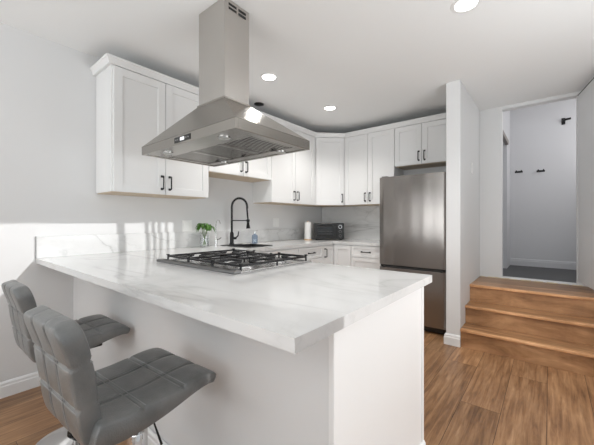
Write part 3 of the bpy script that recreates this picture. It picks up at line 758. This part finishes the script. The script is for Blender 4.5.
# soap bottle
bx_, by_ = -2.70, 2.53
t = thing('soap_bottle', 'small bluish glass soap bottle right of the black faucet', 'bottle', (bx_, by_, CT1))
obj('bottle_body', MB().lathe([(0, 0), (0.032, 0), (0.035, 0.004), (0.035, 0.085), (0.03, 0.1), (0.013, 0.108), (0.013, 0.118), (0, 0.118)], (bx_, by_, CT1), 24), M['blueglass'], t, smooth=True)
obj('pump', MB().lathe([(0, 0.1185), (0.014, 0.1185), (0.014, 0.13), (0.004, 0.132), (0.004, 0.155), (0, 0.155)], (bx_, by_, CT1), 16).tube([(bx_, by_, CT1 + 0.152), (bx_ + 0.04, by_, CT1 + 0.150)], 0.004, 8), M['knobring'], t, smooth=True)

# paper towel roll
px_, py_ = -2.625, 3.47
t = thing('paper_towel_holder', 'white paper towel roll on a round wooden stand beside the toaster oven', 'paper towel', (px_, py_, CT1))
obj('stand_base', MB().lathe([(0, 0), (0.052, 0), (0.054, 0.004), (0.052, 0.014), (0, 0.014)], (px_, py_, CT1), 28), M['woodbase'], t, smooth=True)
obj('paper_roll', MB().lathe([(0.018, 0.0145), (0.046, 0.0145), (0.047, 0.02), (0.047, 0.245), (0.046, 0.25), (0.018, 0.25), (0.018, 0.0145)], (px_, py_, CT1), 32), M['paper'], t, smooth=True)
obj('post', MB().lathe([(0, 0.0145), (0.008, 0.0145), (0.008, 0.252), (0.011, 0.255), (0.010, 0.262), (0, 0.264)], (px_, py_, CT1), 16), M['woodbase'], t, smooth=True)

# toaster oven
OW, OD, OH = 0.42, 0.30, 0.235
t = thing('toaster_oven', 'black toaster oven with a glass door in the kitchen corner', 'toaster oven', (-2.44, 3.71, CT1), R(36))
obj('oven_body', MB().box(-OW / 2, -OD / 2 + 0.012, 0.014, OW / 2, OD / 2, OH, 0.012, 3), M['plastic'], t, world=False, smooth=40)
obj('control_strip', MB().box(OW / 2 - 0.105, -OD / 2, 0.02, OW / 2 - 0.004, -OD / 2 + 0.014, OH - 0.006, 0.003), M['plastic'], t, world=False)
d = obj('door', MB().cells([-OW / 2 + .006, -OW / 2 + .05, OW / 2 - .155, OW / 2 - .108], [0.022, 0.06, OH - 0.055, OH - 0.008], lambda u, v: not (-OW / 2 + .05 < u < OW / 2 - .155 and 0.06 < v < OH - 0.055), -OD / 2, -OD / 2 + 0.012, m_xz), M['plastic'], t, world=False)
obj('door_glass', MB().box(-OW / 2 + .05, -OD / 2 + .004, 0.06, OW / 2 - .155, -OD / 2 + .010, OH - .055), M['darkglass'], d, world=False)
obj('handle', MB().tube([(-OW / 2 + .05, -OD / 2, OH - 0.03), (-OW / 2 + .05, -OD / 2 - 0.022, OH - 0.03), (OW / 2 - .155, -OD / 2 - 0.022, OH - 0.03), (OW / 2 - .155, -OD / 2, OH - 0.03)], 0.006, 8), M['black'], d, world=False, smooth=40)
rk = MB()
for k in range(4): rk.tube([(-OW / 2 + .055, -OD / 2 + 0.0035, 0.075 + 0.022 * k), (OW / 2 - .16, -OD / 2 + 0.0035, 0.075 + 0.022 * k)], 0.0012, 6)
obj('rack', rk, M['grey'], d, world=False)
for k, z in enumerate((OH - 0.05, OH - 0.115, OH - 0.175)):
    kx = OW / 2 - 0.055
    rg = MB(); rg.tube([(kx, -OD / 2 - 0.003, z), (kx, -OD / 2 + 0.001, z)], 0.026 if k == 0 else 0.019, 24)
    kb = obj('dial', rg, M['knobring'] if k == 0 else M['grey'], t, world=False, label='silver ringed dial' if k == 0 else None)
    obj('knob', MB().tube([(kx, -OD / 2 - 0.018, z), (kx, -OD / 2 - 0.0032, z)], [0.016, 0.02] if k == 0 else [0.013, 0.015], 20), M['plastic'], kb, world=False)
for a in (-1, 1):
    for b_ in (-1, 1):
        obj('foot', MB().tube([(a * (OW / 2 - .04), b_ * (OD / 2 - .05), 0), (a * (OW / 2 - .04), b_ * (OD / 2 - .05), 0.016)], 0.012, 12), M['black'], t, world=False)

# ------------------------------------------------------------------ bar stools
def pad(W, L, T, curve, nc, nr, groove=0.0045, sx=(0.0055), tuft_both=True, taper=0.0, rc=0.0, nx=72, ny=80):
    """cushion: u across (W), s along the curve (L); curve(s) -> (y, z, tangent angle)"""
    m = MB()
    def spread(n): return [-math.cos(PI * i / n) for i in range(n + 1)]
    def mix(n): return [0.55 * c + 0.45 * (-1 + 2 * i / n) for i, c in enumerate(spread(n))]
    US, VS = mix(nx), mix(ny)
    def edge(a, n): return max(0.0, 1 - abs(a) ** n) ** (1.0 / 5.0)
    grids = []
    for sgn in (1, -1):
        g = []
        for vi, v in enumerate(VS):
            row = []
            for ui, u in enumerate(US):
                ex, ev = edge(u, 26), edge(v, 20)
                h = T / 2 * ex * ev * (1 - taper * max(0, (v + 1) / 2 - 0.35) / 0.65)
                s = (v + 1) / 2 * L; x = u * W / 2
                if rc and s > L - rc: x = u * (W / 2 - rc + math.sqrt(max(0.0, rc * rc - (s - L + rc) ** 2)))
                gr = 0
                for k in range(1, nc): gr = max(gr, math.exp(-((x - (-W / 2 + W * k / nc)) / sx) ** 2))
                for k in range(1, nr): gr = max(gr, math.exp(-((s - L * k / nr) / sx) ** 2))
                pf = abs(math.sin(PI * nc * (u + 1) / 2)) ** 0.6 * abs(math.sin(PI * nr * (v + 1) / 2)) ** 0.6
                if sgn > 0 or tuft_both:
                    h += (0.0035 * pf - groove * gr) * min(1, ex * ev * 1.2) ** 3
                y, z, a = curve(s)
                off = h * sgn
                if ui in (0, nx) or vi in (0, ny): off = 0
                row.append(Vector((x, y - math.sin(a) * off, z + math.cos(a) * off)))
            g.append(row)
        grids.append(g)
    vt = [[m.bm.verts.new(p) for p in r] for r in grids[0]]
    vb = [[(vt[j][i] if i in (0, nx) or j in (0, ny) else m.bm.verts.new(grids[1][j][i])) for i in range(nx + 1)] for j in range(ny + 1)]
    for j in range(ny):
        for i in range(nx):
            m.bm.faces.new((vt[j][i], vt[j][i + 1], vt[j + 1][i + 1], vt[j + 1][i]))
            q = [vb[j][i], vb[j + 1][i], vb[j + 1][i + 1], vb[j][i + 1]]
            try: m.bm.faces.new(q)
            except ValueError: pass
    return m
def polycurve(pts):
    """smooth curve through (y, z) points by Catmull-Rom; returns f(s) and length"""
    P = [Vector(p) for p in pts]; P = [P[0] * 2 - P[1]] + P + [P[-1] * 2 - P[-2]]; S = []
    for i in range(1, len(P) - 2):
        for k in range(16):
            u = k / 16; p0, p1, p2, p3 = P[i - 1:i + 3]
            S.append(0.5 * ((2 * p1) + (p2 - p0) * u + (2 * p0 - 5 * p1 + 4 * p2 - p3) * u * u + (3 * p1 - p0 - 3 * p2 + p3) * u ** 3))
    S.append(P[-2]); L = [0]
    for a, b_ in zip(S, S[1:]): L.append(L[-1] + (b_ - a).length)
    def f(s):
        s = max(0, min(L[-1], s))
        for i in range(len(S) - 1):
            if s <= L[i + 1] + 1e-9:
                u = (s - L[i]) / (L[i + 1] - L[i]); p = S[i].lerp(S[i + 1], u)
                d0 = (S[min(i + 1, len(S) - 1)] - S[max(i - 1, 0)]).normalized(); d1 = (S[min(i + 2, len(S) - 1)] - S[i]).normalized()
                d = d0.lerp(d1, u); return p.x, p.y, math.atan2(d.y, d.x)
        return S[-1].x, S[-1].y, 0
    return f, L[-1]
SH = 0.60      # underside height of the seat pad centre line
def make_stool(label, loc, rz, dz=0.0):
    t = thing('bar_stool', label, 'bar stool', loc, rz, 'grey leather bar stools')
    # seat: rear (-y) to front (+y)
    f, L = polycurve([(-0.205, SH + 0.012 + dz), (-0.14, SH - 0.004 + dz), (-0.02, SH + dz), (0.10, SH + 0.018 + dz), (0.16, SH + 0.020 + dz), (0.192, SH + 0.008 + dz)])
    seat_ = obj('seat', pad(0.385, L, 0.068, f, 3, 3, groove=0.007, tuft_both=False, taper=0.5, rc=0.02), M['leather'], t, world=False, smooth=70)
    f2, L2 = polycurve([(-0.186, SH - 0.028 + dz), (-0.200, SH + 0.03 + dz), (-0.213, SH + 0.12 + dz), (-0.228, SH + 0.22 + dz), (-0.256, SH + 0.315 + dz)])
    back_ = obj('backrest', pad(0.32, L2, 0.055, f2, 3, 3, groove=0.0055, rc=0.05), M['leather'], t, world=False, smooth=70)
    def stitches(W, L_, T, f_, nc, nr, taper, sides, owner):
        mb = MB()
        def P(x, s, sg):
            y, z, a = f_(s); v = s / L_
            h = (T / 2 * (1 - taper * max(0, v - 0.35) / 0.65) + 0.0005) * sg
            return (x, y - math.sin(a) * h, z + math.cos(a) * h)
        for sg in sides:
            for k in range(1, nc):
                for q in (-1, 1): mb.tube([P(-W / 2 + W * k / nc + q * 0.0085, L_ * (0.06 + 0.88 * i / 30), sg) for i in range(31)], 0.0011, 5)
            for k in range(1, nr):
                for q in (-1, 1): mb.tube([P(W * (-0.46 + 0.92 * i / 16), L_ * k / nr + q * 0.0085, sg) for i in range(17)], 0.0011, 5)
        obj('stitching', mb, M['stitch'], owner, world=False, smooth=60, label='seam stitching, its highlights put into a lighter grey')
    stitches(0.385, L, 0.068, f, 3, 3, 0.5, (1,), seat_)
    stitches(0.32, L2, 0.055, f2, 3, 3, 0.0, (1, -1), back_)
    z0 = SH - 0.036 + dz
    obj('seat_mount', MB().box(-0.09, -0.10, z0 - 0.026, 0.09, 0.09, z0 + 0.004, 0.006, 2), M['black'], t, world=False)
    obj('gas_lift', MB().lathe([(0, z0 - 0.10), (0.0, z0 - 0.10)][:1] + [(0.020, z0 - 0.30), (0.020, z0 - 0.02), (0, z0 - 0.02)], (0, 0, 0), 24), M['chrome'], t, world=False, smooth=True)
    obj('pole', MB().lathe([(0, 0.03), (0.031, 0.03), (0.031, z0 - 0.12), (0.028, z0 - 0.115), (0, z0 - 0.115)], (0, 0, 0), 32), M['chrome'], t, world=False, smooth=True)
    obj('pole_collar', MB().lathe([(0.032, 0.052), (0.045, 0.052), (0.043, 0.07), (0.033, 0.10), (0.032, 0.052)], (0, 0, 0), 28), M['plastic'], t, world=False, smooth=True, label='black collar at the foot of the pole')
    obj('base', MB().lathe([(0, 0), (0.196, 0), (0.199, 0.005), (0.196, 0.012), (0.16, 0.024), (0.10, 0.035), (0.05, 0.05), (0.03, 0.055), (0, 0.055)], (0, 0, 0), 56), M['chrome'], t, world=False, smooth=True, label='round chrome base')
    fr = []
    for k in range(21):
        a = R(-25) + R(230) * k / 20
        fr.append((0.15 * math.cos(a), 0.03 + 0.15 * math.sin(a), 0.22))
    fr = [(0.028, -0.01, 0.22)] + fr + [(-0.028, -0.01, 0.22)]
    obj('footrest', MB().tube(fr, 0.0105, 12), M['chrome'], t, world=False, smooth=60)
    obj('lever', MB().tube([(0.02, 0.0, z0 - 0.02), (0.05, 0.015, z0 - 0.03), (0.075, 0.02, z0 - 0.08), (0.10, 0.03, z0 - 0.14)], [0.003, 0.003, 0.003, 0.004], 8), M['black'], t, world=False, smooth=60)
    return t
make_stool('grey tufted leather bar stool nearest the camera, its seat in full view', (-1.115, 0.49, 0), R(3))
make_stool('grey tufted leather bar stool nearer the left wall, partly hidden by another stool', (-1.955, 0.545, 0), R(1), -0.03)

# ------------------------------------------------------------------ ceiling lights and disc
def downlight(x, y, label):
    t = thing('recessed_light', label, 'ceiling light', (x, y, ZC), 0, 'round recessed ceiling lights')
    obj('trim_ring', MB().lathe([(0.062, 0), (0.085, 0), (0.084, -0.004), (0.066, -0.006), (0.062, -0.003), (0.062, 0)], (x, y, ZC), 32), M['white'], t, smooth=True)
    obj('lens', MB().lathe([(0, -0.0035), (0.0615, -0.0035), (0.0615, 0), (0, 0)], (x, y, ZC), 32), M['lamp'], t, smooth=True)
    l = bpy.data.lights.new('downlight', 'SPOT'); l.energy = 35; l.spot_size = R(130); l.spot_blend = 0.8; l.shadow_soft_size = 0.06; l.color = (1, 0.975, 0.94)
    o = bpy.data.objects.new('downlight', l); COL.objects.link(o); o.location = (x, y, ZC - 0.03)
def on_ceiling(u, v):
    Z = (ZC - H) * F / (221 - v); tt = (u - 297) / F
    th = math.atan2(252.0, F); fwd = Vector((-math.sin(th), math.cos(th))); rt = Vector((math.cos(th), math.sin(th)))
    p = fwd * Z + rt * Z * tt; return p.x, p.y
for (u, v, lb) in ((466, 4, 'round lit ceiling light at the top edge, nearest the camera'), (269, 77, 'round lit ceiling light just right of the hood chimney'), (330, 108, 'round lit ceiling light in front of the corner cabinet')):
    downlight(*on_ceiling(u, v), lb)
x, y = on_ceiling(259, 104)
tag(obj('ceiling_disc', MB().lathe([(0, 0), (0.055, 0), (0.055, -0.006), (0.04, -0.012), (0, -0.013)], (x, y, ZC), 28), M['plastic'], smooth=True), 'small black disc on the ceiling behind the hood chimney', 'ceiling fitting')

# ------------------------------------------------------------------ wall hooks in the hall, switches
def hook(x, z, label, L=0.055, big=False):
    t = thing('wall_hook', label, 'hook', (x, HY, z), 0, 'black hooks on the hall wall')
    if big:
        obj('hook_plate', MB().box(x - 0.02, HY - 0.008, z - 0.045, x + 0.02, HY, z + 0.045, 0.003), M['black'], t)
        obj('peg', MB().tube([(x, HY - 0.008, z), (x, HY - 0.06, z), (x + 0.02, HY - 0.07, z + 0.005), (x + 0.075, HY - 0.07, z + 0.01)], 0.014, 10), M['black'], t, smooth=50)
    else:
        obj('hook_plate', MB().box(x - 0.05, HY - 0.006, z - 0.014, x + 0.045, HY, z + 0.014, 0.003), M['black'], t)
        for k in (-0.03, 0.03):
            obj('peg', MB().tube([(x + k, HY - 0.006, z), (x + k, HY - 0.045, z - 0.004), (x + k, HY - 0.055, z + 0.018)], 0.007, 8), M['black'], t, smooth=50)
hook(-0.346, 1.91, 'left one of the two low black hooks on the grey hall wall')
hook(-0.09, 1.897, 'right one of the two low black hooks on the grey hall wall')
hook(0.155, 2.56, 'large black hook high on the grey hall wall beside the open door', big=True)
t = thing('light_switch', 'white light switch on the partition wall above the steps', 'light switch', (PX1, 3.78, 1.75))
obj('switch_plate', MB().box(PX1, 3.745, 1.69, PX1 + 0.006, 3.815, 1.81, 0.002), M['white'], t)
obj('rocker', MB().box(PX1 + 0.006, 3.765, 1.72, PX1 + 0.010, 3.795, 1.78, 0.0015), M['white'], t)
for (yy, zz, lb) in ((1.73, 1.13, 'white double outlet on the left wall behind the vase'), (3.05, 1.16, 'white outlet on the left wall left of the paper towels')):
    t = thing('wall_outlet', lb, 'outlet', (XL, yy, zz))
    obj('outlet_plate', MB().box(XL + 0.0, yy - 0.055, zz - 0.058, XL + 0.005, yy + 0.055, zz + 0.058, 0.002), M['white'], t)
    for q in (-0.026, 0.026):
        obj('socket', MB().box(XL + 0.005, yy + q - 0.017, zz - 0.034, XL + 0.008, yy + q + 0.017, zz + 0.034, 0.0015), M['white'], t)
